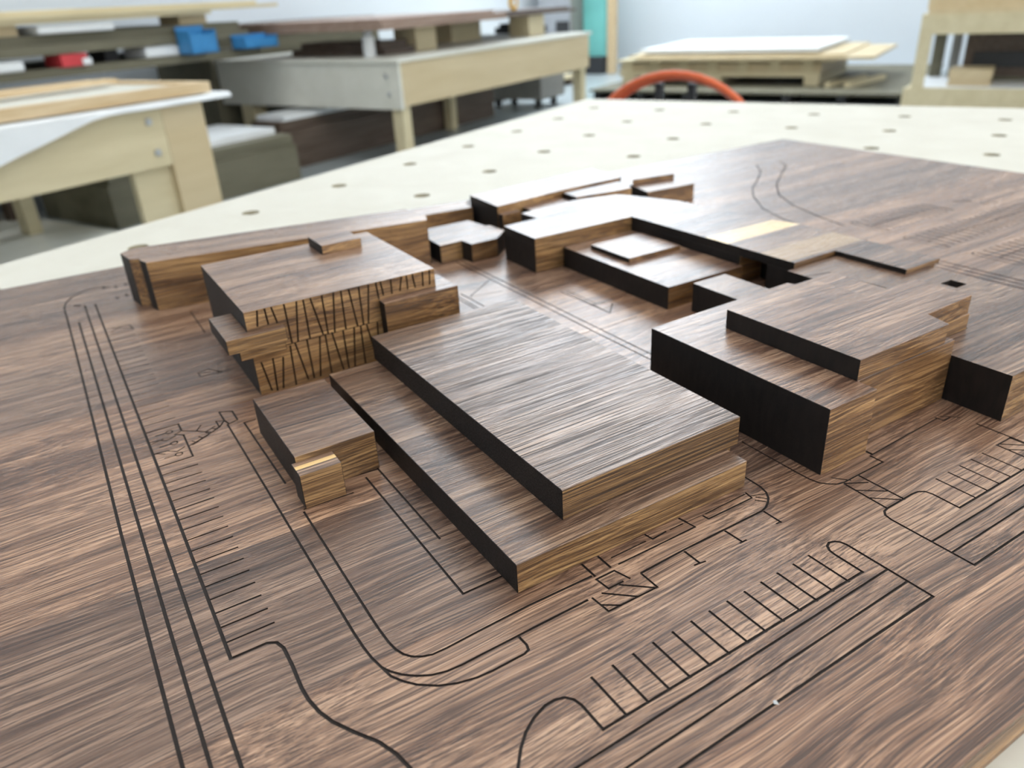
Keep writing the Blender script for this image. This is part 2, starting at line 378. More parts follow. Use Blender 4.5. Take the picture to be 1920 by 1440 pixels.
# the four road lines at the left
R_ = 2.0
g((-760, -125), (-765, -133), (-766, -148), (-760, -160), (-748, -169), (-728, -177), (-710, -179.5), (-600, -179.5), (-330, -181.3), (-200, -182.3), (178, -182.6), w=R_)
g((-646, -169.2), (-300, -170.6), (-100, -171.5), (178, -172), w=R_)
g((-703, -158.2), (-300, -159.6), (178, -160.4), w=R_)
g((-700, -147.2), (-300, -147.8), (-44.8, -148.4), (-44.8, -129.5), (-42.2, -125), (-36.1, -123), (-21.3, -122.9), (-4.8, -123.5), (4, -123), (14, -121), (23.2, -117.6), (34.5, -111.1), (45.6, -103.8), (56.1, -99.6), (66, -97.5), (78, -96.8), (120, -97.5), (178, -98), w=R_)
for k in range(16): g((-57.7 - 13.15 * k, -147.6), (-57.7 - 13.15 * k, -122.2), w=1.3)
for k in range(19): g((-343.5 - 13.15 * k, -147.2), (-343.5 - 13.15 * k, -122.5), w=1.0)
# small planting / crossing drawing beside the left car park
g((-330, -147), (-330, -122), (-316, -122)); g((-316, -122), (-308, -112), (-298.5, -102), (-303, -95), (-312, -89), (-315, -95), (-303, -95), w=1.2)
g((-316, -107), (-308, -112), w=1.1); g((-307, -98), (-302, -106), w=1.1)
g((-308, -122), (-269, -122.5), (-268.5, -148)); g((-316, -122), (-313, -128), (-308, -122), w=1.1)
g((-287, -122), (-293, -111), (-303, -95), w=1.2); g((-287, -119), (-295, -106), (-306, -93), w=1.0)
for k in range(4): g((-290 - 3.6 * k, -116 + 6.2 * k), (-293.5 - 3.6 * k, -118.5 + 6.2 * k), w=1.0)
g((-330, -89), (-325, -79.5), (-307, -79.5), (-304, -87), (-312, -89), closed=True)
for k, u in enumerate((-320, -299, -279)):
    g((u, -141), (u, -133.5), w=1.0); g(*arc(u, -130.8, 2.6, 0, 324, 9), w=1.0, closed=True)
g((-312, -148), (-310.5, -140), (-307, -135), (-310, -128), w=1.1); g((-291, -148), (-289, -137), (-284, -131), (-288, -125), w=1.1); g((-292, -148), (-286, -140), w=1.0); g((-308, -146), (-311, -137), w=1.0)
for p, q in (((-711, -123), (-706, -122)), ((-714, -112), (-708, -111)), ((-758, -119), (-753, -118)), ((-760, -107), (-756, -106)), ((-764, -132), (-759, -131)), ((-712, -168), (-709, -163))): g(p, q, w=3.0)
g((-605, -146), (-602, -123), (-585, -121), (-585, -144), w=1.2); g((-603, -140), (-588, -122), w=1.0); g((-603, -131), (-591, -142), w=1.0)
g((-598, -59), (-524, -59.5), w=1.2)
g((-423, -87), (-426, -77), (-412, -68), (-412, -77), (-413, -87), w=1.2, closed=True); g((-421, -85), (-414, -70), w=1.0)
# kerb lines round the left block
g((-303.5, -88.4), (-25, -88.2), (-12, -87.8), (-3, -87), (5.5, -85.3), (10.5, -82.8), (16, -78.5), (20.8, -73), (24.6, -66.5), (26.8, -59), (27.5, -51), (27.2, -36), (26.6, 28.5))
g((5.5, -85.3), (13.5, -83.7), (20, -80), (26, -75), (32.4, -66.8), (36.5, -58), (39, -48), (39.6, -40), (39.4, -20.8), (38.3, -17.7), (34.8, -16.6), (27.0, -17.0))
g((-148, -75.2), (-32, -76), (-20, -75.9), (-8, -75.4), (-1, -74.3), (4, -72.4), (8, -69.4), (11, -65), (12.8, -60), (13.1, -52), (12.2, -30), (11.4, 0), (12.2, 42))
g((26.4, 67.8), (25.3, 101.3), (25.4, 167.5), (24.2, 172.5), (21.0, 178.0), (17.5, 182), (12.7, 185.3), (6, 187), (-2.6, 187.3), (-40, 187.3))
g((-162, -25.3), (-17.6, -25.5), (-17.6, 0)); g((-169, -13.8), (-70, -13.7))
g((-298.4, -76.3), (-298.6, -67.4)); g((-298.4, -76.3), (-190, -75.2))
g((-170.5, -45), (-167.5, -14), w=1.6); g((-151, -74), (-149.8, -40), w=1.2)
# marks along the front of the tower block
g((1, 44), (13, 44)); g((1, 56), (12, 56)); g((16, 43), (16, 56), (26, 59), w=1.3); g((16, 43), (26, 44), (26, 54), w=1.3)
g((27, 32), (40, 33), (40.6, 67), w=1.3); g((34, 33), (40, 41), w=1.3); g((27, 39), (40, 53), w=1.3); g((27, 51), (40.6, 66), w=1.3); g((27, 67), (40.6, 67), w=1.3)
g((1, 92), (7, 93), (6, 104), w=1.3); g((1, 120), (6, 121)); g((7, 121), (13, 122), (13, 62), w=1.2); g((6.2, 108), (6.2, 118), w=0.9); g((6, 62), (6, 88), w=0.9)
g((8, 134), (12, 134.6), (12, 173), (6, 174), w=1.3); g((7, 137), (6.4, 172), w=0.9)
g((15, 173), (20, 177), w=1.0); g((13, 176), (19, 181), w=1.0); g((10, 174), (14, 184), w=0.9)
g((27, 100.5), (39, 100.5)); g((39, 97), (40, 104), w=1.2); g((27, 134), (39.4, 134.6)); g((40, 133), (40, 137.5), w=1.2); g((27, 168), (39.8, 168)); g((39.6, 165), (39.6, 168), w=1.2)
# lower right car park
for k in range(13): g((71.0, -1.9 + 13.17 * k), (97.6, -1.9 + 13.17 * k), w=1.5)
g((178, -103), (150, -84), (120, -72), (92.3, -58.2), (84.7, -51.8), (78.9, -45.4), (74.6, -38.2), (71.8, -30), (71.6, -24.5), (73.2, -19.6), (76.6, -16.8), (81, -15.7), (97.6, -15.6), (97.0, 169.0), (78.2, 169.0), (74.5, 169.6), (71.2, 171.8), (69.7, 175.3), (71, 179), (73.4, 181.1), (77, 182.0), (130.6, 182.3), (131.4, 0), (131.8, -60), (140, -110), (178, -150), w=1.6)
g((103.6, 182), (105.8, 40), (107, -100), w=1.4); g((115.8, 182), (118.0, 26), (119.5, -100), w=1.4)
# upper right car park
for k in range(10): g((67.5, 285.9 + 13.4 * k), (93.6, 285.9 + 13.4 * k), w=1.3) if k < 5 else None
g((27, 233), (35.8, 240), w=1.1)
g((93.8, 380), (93.8, 267.9), (76, 268.3), (71.5, 267.2), (69, 263.5), (68.4, 258), (68.7, 232), (69.5, 228), (72.2, 225), (77.3, 223.9), (128.8, 223.9), (128.2, 400))
g((35.5, 249.2), (68.7, 249.2)); g((36.5, 233.4), (68.7, 232)); g((36, 234), (44, 247), w=1.2); g((45, 233), (57, 248), w=1.2); g((55, 232.5), (68, 247), w=1.2)
g((103.4, 224), (103.4, 400), w=1.3); g((115.6, 224), (115.2, 400), w=1.3)
g((67.2, 357.4), (86, 357)); g((67.3, 357.4), (67.2, 374), w=1.0); g((67.2, 360), (80, 374), w=1.2); g((75, 358), (86, 371), w=1.2); g((67.2, 374), (86, 374), w=1.2)
g((43.1, 375), (178, 377)); g((20, 360), (26, 361), (26, 368), w=1.2); g((20, 364), (30, 374), w=0.9)
g((-40, 219.9), (10, 219.5), (19.3, 219.9), (25.9, 221.4), (30.2, 225.2), (33.6, 229.5), (35, 235), (34.6, 276), w=1.3); g((24.5, 278), (21.2, 360), w=1.1); g((25, 276.2), (34.5, 276.3)); g((20.5, 279), (23.5, 279), w=2.2)
# courtyard lines
g((-560, 260.2), (-270, 260.0), (-160, 261.0)); g((-560, 267.6), (-160, 268.8)); g((-272, 268.5), (-275, 318), w=1.0); g((-274, 215), (-274, 259.6), w=1.0)
g((-384, 299.8), (-300, 302.8), (-319, 321)); g((-384, 304.6), (-300, 302.8), w=1.0); g((-330, 302), (-328, 318), w=1.0); g((-384, 308), (-330, 308), w=1.0)
g((-437, 212), (-471, 256.5), w=1.2); g((-452, 208.5), (-360, 210)); g((-452, 201.5), (-360, 202), w=1.2); g((-452, 197.8), (-360, 198), w=1.2); g((-437, 212), (-430, 250), w=0.9)
# far right roads and car parks
for v in (675.6, 687.0, 698.5, 584 + 80): g((-190, v), (178, v + 4), w=2.4)
def park(u0, u1, v0, n, um=None):
    g((u0, v0 - 10), (u1, v0 - 10), w=1.3); g((u0, v0 - 10), (u0 - 4, v0 - 6), (u0 - 4, v0), w=1.2); g((u1, v0 - 10), (u1 + 4, v0 - 6), (u1 + 4, v0), w=1.2)
    for k in range(n): g((u0, v0 + 13.2 * k), (u1, v0 + 13.2 * k), w=2.2)
    g(((u0 + u1) / 2, v0), ((u0 + u1) / 2, v0 + 13.2 * (n - 1)), w=1.2)
park(-265, -215, 757, 20); park(-177, -128, 757, 24); park(-350, -303, 768, 12)
g((-700, 958), (-660, 925), (-620, 873), (-583, 820), (-542, 778), (-483, 733), (-425, 710), (-380, 700), w=2.4)
g((-690, 1010), (-661, 991), (-620, 931), (-573, 865), (-523, 814), (-466, 779), (-397, 754), (-350, 742), w=2.4)
for u, v in ((-330, 960), (-322, 972), (-300, 975), (-296, 990), (-210, 1090), (-205, 1105)): g((u, v), (u + 9, v + 4), w=3)

U0, U1, V0, V1 = -846, 196.7, -420, 1198
cuts = []
for w, pts, cl in G:
    for q in stroke(pts, w, cl): cuts.append((q, 0.9))
brd = engraved([(U0, V0), (U1, V0), (U1, V1), (U0, V1)], cuts, lambda x, y: (x / 1000, y / 1000, 0.02), Vector((0, 0, -0.001)))
rr = [(U0 / 1000, V0 / 1000), (U1 / 1000, V0 / 1000), (U1 / 1000, V1 / 1000), (U0 / 1000, V1 / 1000)]
for i in range(4):
    p, q = rr[i], rr[(i + 1) % 4]; brd.add([(p[0], p[1], 0), (q[0], q[1], 0), (q[0], q[1], .02), (p[0], p[1], .02)], [(0, 1, 2, 3)])
brd.add([(x, y, 0) for x, y in rr], [(3, 2, 1, 0)])
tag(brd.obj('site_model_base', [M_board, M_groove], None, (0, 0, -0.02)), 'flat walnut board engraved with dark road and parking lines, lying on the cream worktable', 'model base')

# ------------------------------------------------------------------ the model buildings (millimetres)
def building(label, parts, mat=M_w, name='model_building', rz=0.0, base=None, bevel=0.00035):
    """parts: (name, poly or (u0,u1,v0,v1), z0, z1[, material])"""
    def pol(p): return [(p[0], p[2]), (p[1], p[2]), (p[1], p[3]), (p[0], p[3])] if isinstance(p[0], (int, float)) else list(p)
    P0 = pol(parts[0][1]); cx = sum(p[0] for p in P0) / len(P0); cy = sum(p[1] for p in P0) / len(P0)
    if base: cx, cy = base
    z0 = min(p[2] for p in parts); loc = (cx / 1000, cy / 1000, z0 / 1000)
    cs, sn = math.cos(-rz), math.sin(-rz)
    def lc(p): x, y = (p[0] - cx) / 1000, (p[1] - cy) / 1000; return (x * cs - y * sn, x * sn + y * cs)
    if len(parts) == 1:
        n, p, a, b = parts[0][:4]; o = MB().prism([lc(q) for q in pol(p)], 0, (b - a) / 1000).obj(name, parts[0][4] if len(parts[0]) > 4 else mat, None, loc, rz, bevel)
        return tag(o, label, 'model building')
    r = empty(name, loc, rz)
    for q_ in parts:
        n, p, a, b = q_[:4]; mm = q_[4] if len(q_) > 4 else mat
        MB().prism([lc(q) for q in pol(p)], (a - z0) / 1000, (b - z0) / 1000).obj(n, mm, r, None, 0, bevel)
    return tag(r, label, 'model building')
# central block: wide slab with the taller coarse-grained block on it
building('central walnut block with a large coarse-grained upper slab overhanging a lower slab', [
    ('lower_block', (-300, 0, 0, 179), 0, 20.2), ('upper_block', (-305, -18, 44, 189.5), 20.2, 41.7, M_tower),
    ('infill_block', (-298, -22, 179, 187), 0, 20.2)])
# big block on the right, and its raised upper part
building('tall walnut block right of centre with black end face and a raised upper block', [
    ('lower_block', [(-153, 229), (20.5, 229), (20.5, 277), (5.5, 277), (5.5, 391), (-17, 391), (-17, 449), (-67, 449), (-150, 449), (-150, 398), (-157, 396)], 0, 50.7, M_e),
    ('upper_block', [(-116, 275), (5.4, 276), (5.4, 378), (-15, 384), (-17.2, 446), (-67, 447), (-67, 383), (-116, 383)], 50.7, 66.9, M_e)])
# low plateau at the far right, with a square pit
pit = [(-90, 530), (-74, 530), (-74, 546.5), (-90, 546.5)]
fp = [(-204, 453.5), (-152, 453.5), (-152, 450), (-16.5, 450), (-16.5, 391.5), (51, 391.5), (51, 566.5), (-204, 566.5)]
fcx, fcy = 0, 480
fm = engraved(fp, [(pit, 36.0)] + [(q, 0.8) for q in stroke([(-182, 452), (-175, 480), (-114, 482), (-114, 455)], 1.2)], lambda x, y: ((x - fcx) / 1000, (y - fcy) / 1000, 0.0375), Vector((0, 0, -0.001)))
fp2 = fp[:]; 
for i in range(len(fp2)):
    p, q = fp2[i], fp2[(i + 1) % len(fp2)]
    fm.add([((a - fcx) / 1000, (b - fcy) / 1000, z) for (a, b), z in ((p, 0), (q, 0), (q, .0375), (p, .0375))], [(0, 1, 2, 3)])
tag(fm.obj('model_building', [M_w, M_groove], None, (fcx / 1000, fcy / 1000, 0)), 'low wide walnut block at the right edge with a small black square pit', 'model building')
# courtyard complex
gtop = [(-529, 315), (-456, 313.5), (-456, 461), (-206, 465.5), (-206, 583), (-296, 584), (-330, 575), (-478, 558), (-548, 530), (-562, 520), (-578, 458), (-567, 365), (-532, 367)]
glow_ = [(-529, 315.5), (-456.5, 314), (-456.5, 461), (-277, 464.2), (-277, 500), (-240, 500), (-240, 464.9), (-206, 465.5), (-206, 569), (-478, 557.5), (-548, 529.5), (-561, 520), (-577, 458), (-566, 366), (-532, 367.5)]
gup = [('lower_block', glow_, 0, 33.0), ('upper_block', gtop, 33.0, 42.6), ('wing_block', (-206, -124.5, 528.5, 583), 37.6, 42.6), ('wing_base', (-205.6, -128, 566.8, 582), 0, 37.5)]
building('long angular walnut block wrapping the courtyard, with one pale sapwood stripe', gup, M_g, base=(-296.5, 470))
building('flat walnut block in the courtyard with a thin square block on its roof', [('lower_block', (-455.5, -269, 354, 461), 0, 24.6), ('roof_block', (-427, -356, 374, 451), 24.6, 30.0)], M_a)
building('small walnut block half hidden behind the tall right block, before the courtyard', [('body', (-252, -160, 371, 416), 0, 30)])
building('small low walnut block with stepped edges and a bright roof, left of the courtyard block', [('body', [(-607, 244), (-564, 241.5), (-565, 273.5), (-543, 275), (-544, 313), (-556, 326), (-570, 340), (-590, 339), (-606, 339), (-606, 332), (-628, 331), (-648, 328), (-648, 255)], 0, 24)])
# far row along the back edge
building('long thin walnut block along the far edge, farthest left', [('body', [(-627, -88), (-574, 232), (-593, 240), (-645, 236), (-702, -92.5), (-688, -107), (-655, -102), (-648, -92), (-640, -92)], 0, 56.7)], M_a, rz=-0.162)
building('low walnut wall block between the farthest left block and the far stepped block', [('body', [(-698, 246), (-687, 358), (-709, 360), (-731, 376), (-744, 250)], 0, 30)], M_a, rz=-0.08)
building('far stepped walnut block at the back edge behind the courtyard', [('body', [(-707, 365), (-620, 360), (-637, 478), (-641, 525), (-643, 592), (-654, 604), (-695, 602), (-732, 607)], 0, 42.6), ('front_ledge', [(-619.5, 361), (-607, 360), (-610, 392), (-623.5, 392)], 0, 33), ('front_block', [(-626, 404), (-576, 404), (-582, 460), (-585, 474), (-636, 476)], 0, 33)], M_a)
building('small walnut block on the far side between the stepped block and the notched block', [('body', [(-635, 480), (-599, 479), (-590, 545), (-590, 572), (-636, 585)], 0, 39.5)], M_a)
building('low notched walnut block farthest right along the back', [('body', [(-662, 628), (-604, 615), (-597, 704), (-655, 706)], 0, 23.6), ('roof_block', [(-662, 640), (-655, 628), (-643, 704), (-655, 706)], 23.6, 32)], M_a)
# small block at front left
building('small walnut block at front left with a streaked low step on its front', [('body', (-273, -168.5, -70, -12), 0, 30.6), ('step_block', (-168.5, -150.5, -73, -44), 0, 26.3, M_z2)], M_w, base=(-160, -40))

# slotted-facade building
a_r = empty('model_building', (-0.42, 0.036, 0))
ax0, ax1, av0, av1, az = -501, -337.5, -51, 125, 77.4
sl = [(-0.133,0.254,-0.140,0.212),(-0.112,0.255,-0.110,0.211),(-0.093,0.255,-0.085,0.209),(-0.057,0.255,-0.055,0.137),(-0.021,0.255,-0.037,0.137),(-0.001,0.255,-0.001,0.137),(0.020,0.255,0.039,0.139),(0.054,0.255,0.054,0.137),(0.089,0.255,0.075,0.137),(0.112,0.255,0.110,0.138),(0.136,0.255,0.147,0.137),(0.167,0.255,0.166,0.137),(0.198,0.255,0.182,0.137),(0.222,0.255,0.225,0.205),
(-0.151,0.100,-0.138,0.010),(-0.117,0.104,-0.122,0.005),(-0.088,0.099,-0.104,0.007),(-0.062,0.128,-0.066,0.006),(-0.046,0.132,-0.028,0.012),(-0.011,0.134,-0.010,0.012),(0.028,0.133,0.010,0.012),(0.045,0.135,0.045,0.012),(0.066,0.135,0.083,0.012),(0.100,0.133,0.100,0.012),(0.135,0.133,0.120,0.012),(0.156,0.131,0.154,0.012),(0.176,0.131,0.193,0.016),(0.21,0.131,0.203,0.016),
(0.237,0.254,0.241,0.214),(0.270,0.254,0.269,0.212),(0.305,0.254,0.296,0.215),(0.322,0.254,0.322,0.215),(0.342,0.254,0.347,0.214),(0.376,0.254,0.374,0.213),(0.400,0.254,0.397,0.213)]
cuts = []
for a, b, c, d in sl:
    for q in stroke([(a * 300, min(b * 300, az - 1.2)), (c * 300, d * 300)], 1.55): cuts.append((q, 1.6))
for q in stroke([(-50.2 + 5, 40.6), (70, 40.4)], 0.6): cuts.append((q, 0.8))
ox, oy = -420, 36
am = engraved([(av0, 0), (av1, 0), (av1, az), (av0, az)], cuts, lambda y, z: ((ax1 - ox) / 1000, (y - oy) / 1000, z / 1000), Vector((-0.001, 0, 0)))
def L_(x, y, z): return ((x - ox) / 1000, (y - oy) / 1000, z / 1000)
c8 = [L_(x, y, z) for z in (0, az) for x, y in ((ax0, av0), (ax1, av0), (ax1, av1), (ax0, av1))]
am.add(c8, [(3, 2, 1, 0), (4, 5, 6, 7), (0, 1, 5, 4), (2, 3, 7, 6), (3, 0, 4, 7)])
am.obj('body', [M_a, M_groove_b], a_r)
def apart(n, u0, u1, v0, v1, z0, z1, mat=M_a):
    p = MB().box(*[q / 1000 for q in (u0 - ox, u1 - ox, v0 - oy, v1 - oy, z0, z1)]).obj(n, mat, a_r, None, 0, 0.0004); return p
apart('roof_block', -492, -450, 57, 99, az, 87)
apart('canopy', -393, -337.5, -71, av0, 47, 60, M_w); apart('canopy_front', -337.5, -329.5, -71, -21, 47, 60, M_w)
apart('canopy_bracket', -380, -337.5, -62, av0, 38.5, 47, M_w); apart('canopy_bracket', -337.5, -331.5, -62, -23, 38.5, 47, M_w)
apart('side_block', ax1, -326, 67.5, 142.5, 0, 60); apart('side_block', -368, ax1, av1, 142.5, 0, 60)
tag(a_r, 'tall walnut block at left, its front cut with slanted dark slots', 'model building')

# chip of white dust on the board
mb = MB(); mb.add([(0, -.0012, 0), (.0016, .0004, 0), (-.0012, .0010, 0), (.0002, 0, .0016), (-.0013, -.0006, .0004)], [(0, 1, 3), (1, 2, 3), (2, 4, 3), (4, 0, 3), (0, 4, 2, 1)])
tag(mb.obj('dust_chip', M_white, None, (.131, .0596, 0.0)), 'tiny white chip lying on a groove at the lower right of the board', 'chip')

# ------------------------------------------------------------------ workshop furniture (room frame)
class RT:
    """a thing in the room frame: parts are written in room coordinates (b, a, z)"""
    def __init__(s, name, b, a, z, rz=0.0): s.c = (b, a, z); s.r = empty(name, RW(b, a, z), TH + rz)
    def part(s, name, mb, mats, parent=None, bevel=0.0, smooth=False):
        return mb.obj(name, mats, parent or s.r, None, 0, bevel, smooth, shift=s.c if parent is None else s.c)
    def tag(s, *a, **k): return tag(s.r, *a, **k)
def rthing(name, mb, mat, c, label, cat, group=None, bevel=0.0, rz=0.0, smooth=False):
    return tag(mb.obj(name, mat, None, RW(*c), TH + rz, bevel, smooth, shift=c), label, cat, group)
def bolts(T, pts, axis='b'):
    for b, a, z in pts:
        q = MB()
        if axis == 'b': q.box(b, b + .012, a - .016, a + .016, z - .016, z + .016)
        else: q.box(b - .016, b + .016, a - .012, a, z - .016, z + .016)
        T.part('bolt', q, M_steel, bevel=0.004)

# left bench
T = RT('workbench', -4.1, 0.6, FL)
T.part('apron', MB().box(-3.42, -3.38, -1.6, 2.12, -0.37, -0.10), M_ply)
T.part('apron', MB().box(-4.9, -3.42, 2.08, 2.12, -0.37, -0.10), M_ply)
T.part('tabletop', MB().box(-4.95, -3.36, -1.6, 2.32, -0.10, -0.075), M_plyw)
T.part('leg', MB().box(-3.46, -3.42, 1.92, 2.12, FL, -0.10), M_ply)
T.part('leg', MB().box(-3.42, -3.38, 2.122, 2.36, FL, -0.10), M_tan)
T.part('leg', MB().box(-4.9, -4.8, 2.0, 2.08, FL, -0.10), M_ply)
T.part('leg', MB().box(-3.52, -3.42, -1.5, -1.4, FL, -0.10), M_ply)
T.part('leg', MB().box(-4.9, -4.8, -1.5, -1.4, FL, -0.10), M_ply)
bolts(T, [(-3.38, 2.04, -0.155), (-3.38, 2.05, -0.30)])
T.tag('nearest cream plywood workbench at the left with two bolts and lumber on top', 'workbench')
# white sheet with a corner hanging over the apron
mb = MB(); n = 44
vs = []; 
for i in range(n + 1):
    a = -1.5 + (2.46 + 1.5) * i / n
    hang = 0.012 if a > 1.78 else min(0.26, 0.012 + (1.78 - a) * 0.26)
    for (b, z) in ((-4.6, -0.070), (-3.34, -0.070), (-3.325, -0.080), (-3.322 + 0.003 * math.sin(i * 2.1), -0.082 - hang)): vs.append((b, a + (0.05 * math.sin(b * 9) if a > 2.3 else 0), z))
fs = [(i * 4 + k, (i + 1) * 4 + k, (i + 1) * 4 + k + 1, i * 4 + k + 1) for i in range(n) for k in range(3)]
mb.add(vs, fs)
o = rthing('protective_sheet', mb, M_white, (-4.0, 0.5, -0.07), 'white protective sheet draped over the nearest left workbench', 'sheet')
s = o.modifiers.new('solid', 'SOLIDIFY'); s.thickness = 0.004; s.offset = 1
# pine frame on it
T = RT('lumber_frame', -3.9, 1.0, -0.066)
z0 = -0.0625
for nm, q in (('rail', (-3.42, -3.36, -1.3, 2.42)), ('rail', (-4.45, -4.39, -1.3, 2.42)), ('crosspiece', (-4.39, -3.42, 2.36, 2.42)), ('crosspiece', (-4.39, -3.42, 1.08, 1.14)), ('crosspiece', (-4.39, -3.42, -0.1, -0.04))):
    T.part(nm, MB().box(*q, z0, z0 + 0.05), M_pine)
for y0, y1 in ((-1.3, -.1), (-.04, 1.08), (1.14, 2.36)): T.part('infill_panel', MB().box(-4.39, -3.42, y0, y1, z0, z0 + .035), M_plyw)
T.tag('pale pine lumber frame lying on the white sheet of the left workbench', 'lumber frame')
for k, (b, a, rz, ln, lab) in enumerate(((-3.95, 1.75, 0.12, 1.1, 'short loose pine board leaning across the pale lumber frame'), (-3.95, 0.2, -0.16, 1.5, 'long loose pine board nearest the left edge of the photo'))):
    rthing('pine_board', MB().box(b - .05, b + .05, a - ln / 2, a + ln / 2, z0 + .051, z0 + .072), M_pine, (b, a, z0 + .051), lab, 'board', rz=rz)
rthing('floor_mat', MB().prism([(-5.9, -1.2), (-3.5, -1.2), (-3.5, 1.9), (-3.7, 2.2), (-4.1, 2.3), (-5.9, 2.25)], FL, FL + .02), M_plyw, (-4.5, 0.5, FL), 'pale mat on the floor under the nearest left workbench', 'mat')
rthing('crate', MB().box(-5.28, -4.45, 2.36, 3.9, FL, -.62).box(-5.28, -4.46, 2.38, 3.88, -.619, -.545), M_olive, (-5.0, 3.1, FL), 'olive brown crate on the floor between the left and middle workbenches', 'crate')
rthing('board_stack', MB().box(-5.25, -4.6, 2.9, 3.85, -.544, -.50), M_white, (-4.9, 3.3, -.544), 'whitish boards lying on the olive brown crate', 'board stack')
# middle bench
T = RT('workbench', -4.85, 6.0, FL)
b0, b1, a0, a1 = -5.92, -3.85, 4.47, 7.56
T.part('tabletop', MB().box(b0, b1 + .02, a0 - .02, a1 + .03, -0.105, -0.08), M_plyw)
T.part('apron', MB().box(b0, b1, a0, a0 + .03, -0.44, -0.105), M_plyw)
T.part('apron', MB().box(b1 - .03, b1, a0 + .03, a1, -0.42, -0.105), M_tan)
T.part('apron', MB().box(b0, b0 + .03, a0 + .03, a1, -0.42, -0.105), M_tan)
for (x, y, w) in ((b1 - .13, a0 + .03, .1), (b0 + .19, a0 + .03, .15), (b1 - .13, a1 - .12, .1), (b0 + .05, a1 - .12, .1), (b1 - .9, a1 - 1.4, .09)):
    T.part('leg', MB().box(x, x + w, y, y + w, FL, -0.42 if x > b0 + .1 or True else 0), M_ply)
bolts(T, [(-3.97, a0, -0.20), (-3.96, a0, -0.33)], 'a')
T.tag('middle workbench with a pale grey end board, tan long apron and square legs', 'workbench')
# supports and sheets on the middle bench
Z = -0.08
for b, a, w, h, lab in ((-4.35, 5.35, .28, .19, 'pale wooden support block on the middle bench, nearer the bolted corner'), (-4.3, 7.1, .30, .19, 'pale wooden support block at the far end of the middle bench'), (-4.75, 6.5, .5, .17, 'wide pale wooden support block behind the two others on the middle bench')):
    rthing('support_block', MB().box(b - .14, b + .1, a - w / 2, a + w / 2, Z, Z + h), M_ply, (b, a, Z), lab, 'support block', bevel=.004)
rthing('sheet_stack', MB().box(-5.6, -3.98, 4.5, 6.2, .115, .165).box(-5.6, -4.05, 4.55, 6.1, .166, .19), [M_ros], (-4.8, 5.2, .115), 'rosy brown sheets resting on the support blocks of the middle bench, nearer end', 'sheet stack')
rthing('sheet_stack', MB().box(-5.7, -4.1, 6.22, 7.75, .115, .14).box(-5.7, -4.16, 6.3, 7.7, .141, .165), [M_brn], (-4.8, 7.0, .115), 'dark grey-brown sheets on the support blocks at the far end of the middle bench', 'sheet stack')
rthing('board_stack', MB().box(-5.3, -4.25, 4.80, 5.18, Z, Z + .05).box(-5.2, -4.3, 4.82, 5.15, Z + .051, Z + .1), M_brn, (-4.8, 5.1, Z), 'low pile of dark offcuts on the middle bench beside a white canister', 'board stack')
T = RT('canister', -4.3, 4.68, Z)
T.part('can', MB().cyl(-4.3, 4.68, Z, Z + .15, .048), M_white, smooth=False); T.part('cap', MB().cyl(-4.3, 4.68, Z + .15, Z + .185, .03), M_steel)
T.tag('white canister standing at the near corner of the middle bench', 'canister')
T = RT('tape_roll', -4.25, 6.75, .166)
mb = MB(); mb.tube([(-4.25, 6.75 + .055 * math.cos(k * math.pi / 10), .235 + .055 * math.sin(k * math.pi / 10)) for k in range(20)], .018, 8, True)
T.part('tape', mb, M_yel, smooth=True); T.part('core', MB().box(-4.262, -4.238, 6.72, 6.78, .205, .265), M_white)
T.tag('orange-yellow roll standing on the far dark sheets of the middle bench', 'roll')
rthing('plastic_case', MB().box(-5.1, -4.6, 7.68, 7.99, -0.189, -0.02).box(-5.05, -4.65, 7.7, 7.97, -0.019, 0.02), M_dgry, (-4.85, 7.8, -0.19), 'small dark case just past the far end of the middle bench', 'case')
T = RT('tool_cart', -4.9, 8.0, FL)
T.part('cabinet', MB().box(-5.25, -4.5, 7.65, 8.2, FL + .1, -0.19), M_gry, bevel=.01)
for x in (-5.15, -4.6):
    for y in (7.75, 8.1): T.part('caster', MB().cyl(x, y, FL, FL + .1, .04, 12), M_dgry)
T.tag('grey cart standing behind the far end of the middle bench', 'cart')

# sheet rack at the back left
T = RT('storage_rack', -6.0, 3.2, FL)
for x in (-5.35, -6.6):
    for y in (0.3, 2.2): T.part('post', MB().box(x - .05, x + .05, y - .05, y + .05, FL, 0.5 if x < -6 else -0.03), M_brn)
T.part('shelf', MB().box(-6.65, -5.22, 0.2, 4.4, -0.03, 0.025), M_olive)
T.part('lower_shelf', MB().box(-6.65, -5.3, 0.2, 3.3, -0.52, -0.46), M_gry)
T.tag('long olive grey storage rack behind the workbenches at the left', 'storage rack')
rthing('board_stack', MB().box(-6.6, -5.22, 0.6, 4.3, .105, .165).box(-6.6, -5.26, 0.6, 4.25, .166, .225), [M_olive], (-6, 2.4, .105), 'thick olive grey boards on spacers on the left rack, under the pale plywood', 'board stack')
for b, a, lab in ((-5.5, 1.5, 'left of the white foam block'), (-5.5, 3.2, 'just right of the red carton')):
    rthing('spacer', MB().box(b - .1, b + .1, a - .05, a + .05, .026, .104), M_dgry, (b, a, .026), 'dark spacer block under the olive grey boards, ' + lab, 'spacer')
T = RT('carton', -5.28, 2.82, .026); T.part('box', MB().box(-5.4, -5.2, 2.72, 2.9, .026, .1), M_red); T.part('roll_end', MB().box(-5.2, -5.19, 2.86, 2.92, .03, .07), M_white)
T.tag('small red carton in the gap under the olive grey boards', 'carton')
rthing('foam_block', MB().box(-5.5, -5.23, 3.36, 4.0, .026, .1), M_white, (-5.35, 3.6, .026), 'white foam block right of the red carton on the left rack', 'block', bevel=.01)
